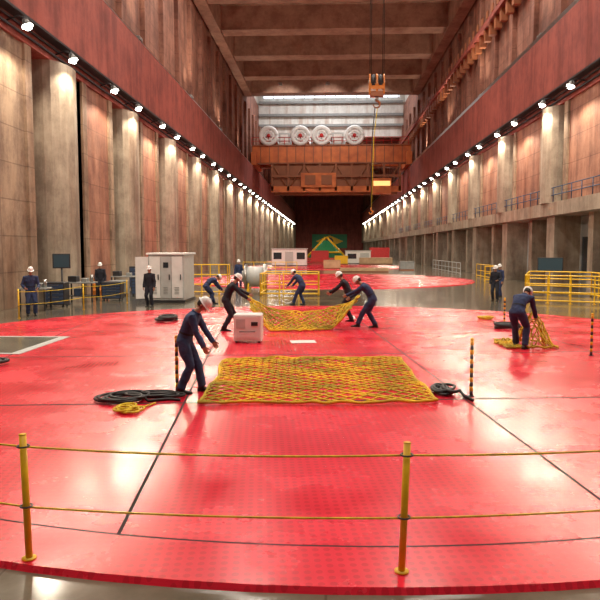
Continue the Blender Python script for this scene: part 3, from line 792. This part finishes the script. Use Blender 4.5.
    hb.ell((0, .089, -.062), (.024, .008, .005), 'lip', 10, 5, Mh); hb.ell((0, .087, -.069), (.020, .008, .005), 'lip', 10, 5, Mh)
    hb.ell((0, -.016, .010), (.080, .090, .105), 'hair', 16, 9, Mh @ Matrix.Rotation(R(28), 4, 'X'), zmin=-.45)
    hb.build('head', e)
    h = MB(); nu = 24; rings = []
    for t, zz in ((1.22, .028), (1.17, .030), (1.0, .036), (.99, .06), (.93, .095), (.80, .125), (.58, .147), (.30, .158), (.03, .161)):
        ring = []
        for i in range(nu):
            a = 2*math.pi*i/nu; fx = .098*t*math.cos(a); fy = .118*t*math.sin(a)
            if t > 1.05 and math.sin(a) > .2: fy += .035*(math.sin(a)-.2)
            ring.append(Vector((fx, fy, zz)))
        rings.append(ring)
    h.loft(rings, 'helmet', True, Mh)
    h.tube([(0, .113, .075), (0, .09, .125), (0, 0, .165), (0, -.09, .125), (0, -.113, .075)], .012, 'helmet', 6, Mh)
    h.tube([(-.078, 0, .03), (-.07, .035, -.06), (0, .05, -.125), (.07, .035, -.06), (.078, 0, .03)], .004, 'blackrub', 5, Mh)
    h.build('hard_hat', e)
    for sx, el, wr, an in hands:
        hm = MB(); d = (wr-el).normalized(); side = Vector((0, 1, 0))-d*d.y
        if side.length < .2: side = Vector((0, 0, 1))-d*d.z
        side.normalize()
        nrm = Vector((-sx, 0, 0)); nrm = (nrm-d*nrm.dot(d)-side*nrm.dot(side)).normalized()
        hm.loft([ering(wr+d*o, side*w, nrm*t, 12) for o, w, t in ((-.02, .026, .020), (.01, .030, .020), (.04, .041, .018), (.075, .044, .016), (.092, .040, .012))], 'skin')
        for off, Lf in ((.031, .072), (.011, .082), (-.010, .076), (-.030, .060)):
            p = wr+d*.082+side*off; pts = [p-d*.02, p]; ang = 0; cu = R(curl)
            for f_, k in ((.45, .55), (.30, 1.0), (.25, .8)):
                ang += cu*k; q = pts[-1]+(d*math.cos(ang)+nrm*math.sin(ang))*Lf*f_; pts.append(q)
            hm.tube(pts, [.009, .010, .0095, .0085, .0065], 'skin', 8)
        p = wr+d*.022+side*.028
        t1 = (d*.6+side*.75+nrm*.25).normalized(); t2 = (d*.85+side*.3+nrm*.45).normalized()
        hm.tube([p-t1*.01, p+t1*.035, p+t1*.035+t2*.028, p+t1*.035+t2*.05], [.015, .0125, .0105, .008], 'skin', 8)
        hm.build('hand', e)
    return e
# yaw: 0 faces +Y (away); +90 faces -X (left); -90 faces +X (right); 180 faces the camera
worker(-2.28, 10.85, -92, lean=27, hp=55, hl=(-.20, .36, .80), hr=(.20, .28, .74), fl=(-.12, .14), fr=(.12, -.18), ph=.92, z=ZF, suit='suitb', sc=.98)
worker(-2.85, 19.2, -80, lean=28, hp=40, hl=(-.15, .60, 1.0), hr=(.18, .55, .88), fl=(-.12, .22), fr=(.12, -.22), ph=.90, z=ZF, suit='suitd', sc=1.02)
worker(-1.25, 28.6, 60, lean=42, hp=45, hl=(-.2, .60, .68), hr=(.2, .58, .66), fl=(-.14, .18), fr=(.13, -.2), ph=.88, z=0)
worker(.60, 21.6, 85, lean=28, hp=35, hl=(-.15, .55, .95), hr=(.15, .52, .90), fl=(-.12, .25), fr=(.12, -.22), ph=.91, z=ZF, suit='suitd')
worker(1.20, 20.0, 80, lean=42, hp=50, hl=(-.12, .65, .92), hr=(.15, .55, .84), fl=(-.12, .25), fr=(.12, -.28), ph=.88, z=ZF, suit='suit', sc=1.03)
worker(-5.1, 28.6, -60, lean=62, hp=65, hl=(-.15, .62, .45), hr=(.15, .60, .42), fl=(-.13, .15), fr=(.13, -.15), ph=.84, z=0)
worker(-7.55, 27.4, 170, lean=3, hp=8, z=0, suit='suitd', sc=.98)
worker(-10.95, 23.6, -150, lean=4, hp=20, hl=(-.2, .25, 1.0), hr=(.22, .2, 1.02), z=0, suit='suit', sc=1.02)
worker(7.95, 31.0, 150, lean=5, hp=15, hl=(-.2, .3, 1.05), z=0, suit='suitd', sc=.95)
worker(8.85, 33.6, 120, lean=5, hp=15, z=0, suit='suit', sc=.95)
worker(4.78, 16.1, -40, lean=55, hp=70, hl=(-.12, .50, .72), hr=(.18, .45, .62), fl=(-.17, .12), fr=(.15, -.12), ph=.88, z=ZF, suit='suit', sc=1.05)
worker(-11.4, 32.3, -170, lean=4, hp=15, z=0, suit='suitd')
worker(-5.6, 41.2, 180, lean=4, hp=15, z=0, suit='suit')

# ------------------------------------------------------------------ world + camera
w = bpy.data.worlds.new('hall_world'); S.world = w; w.use_nodes = True
w.node_tree.nodes['Background'].inputs[0].default_value = (.05, .045, .04, 1); w.node_tree.nodes['Background'].inputs[1].default_value = 1
cam = bpy.data.cameras.new('camera'); cam.lens = 39; cam.sensor_width = 36; cam.clip_end = 600
co = bpy.data.objects.new('camera', cam); S.collection.objects.link(co); S.camera = co
co.location = (0, 0, 2.5); co.rotation_euler = (math.radians(90-4.57), 0, math.radians(2.37))
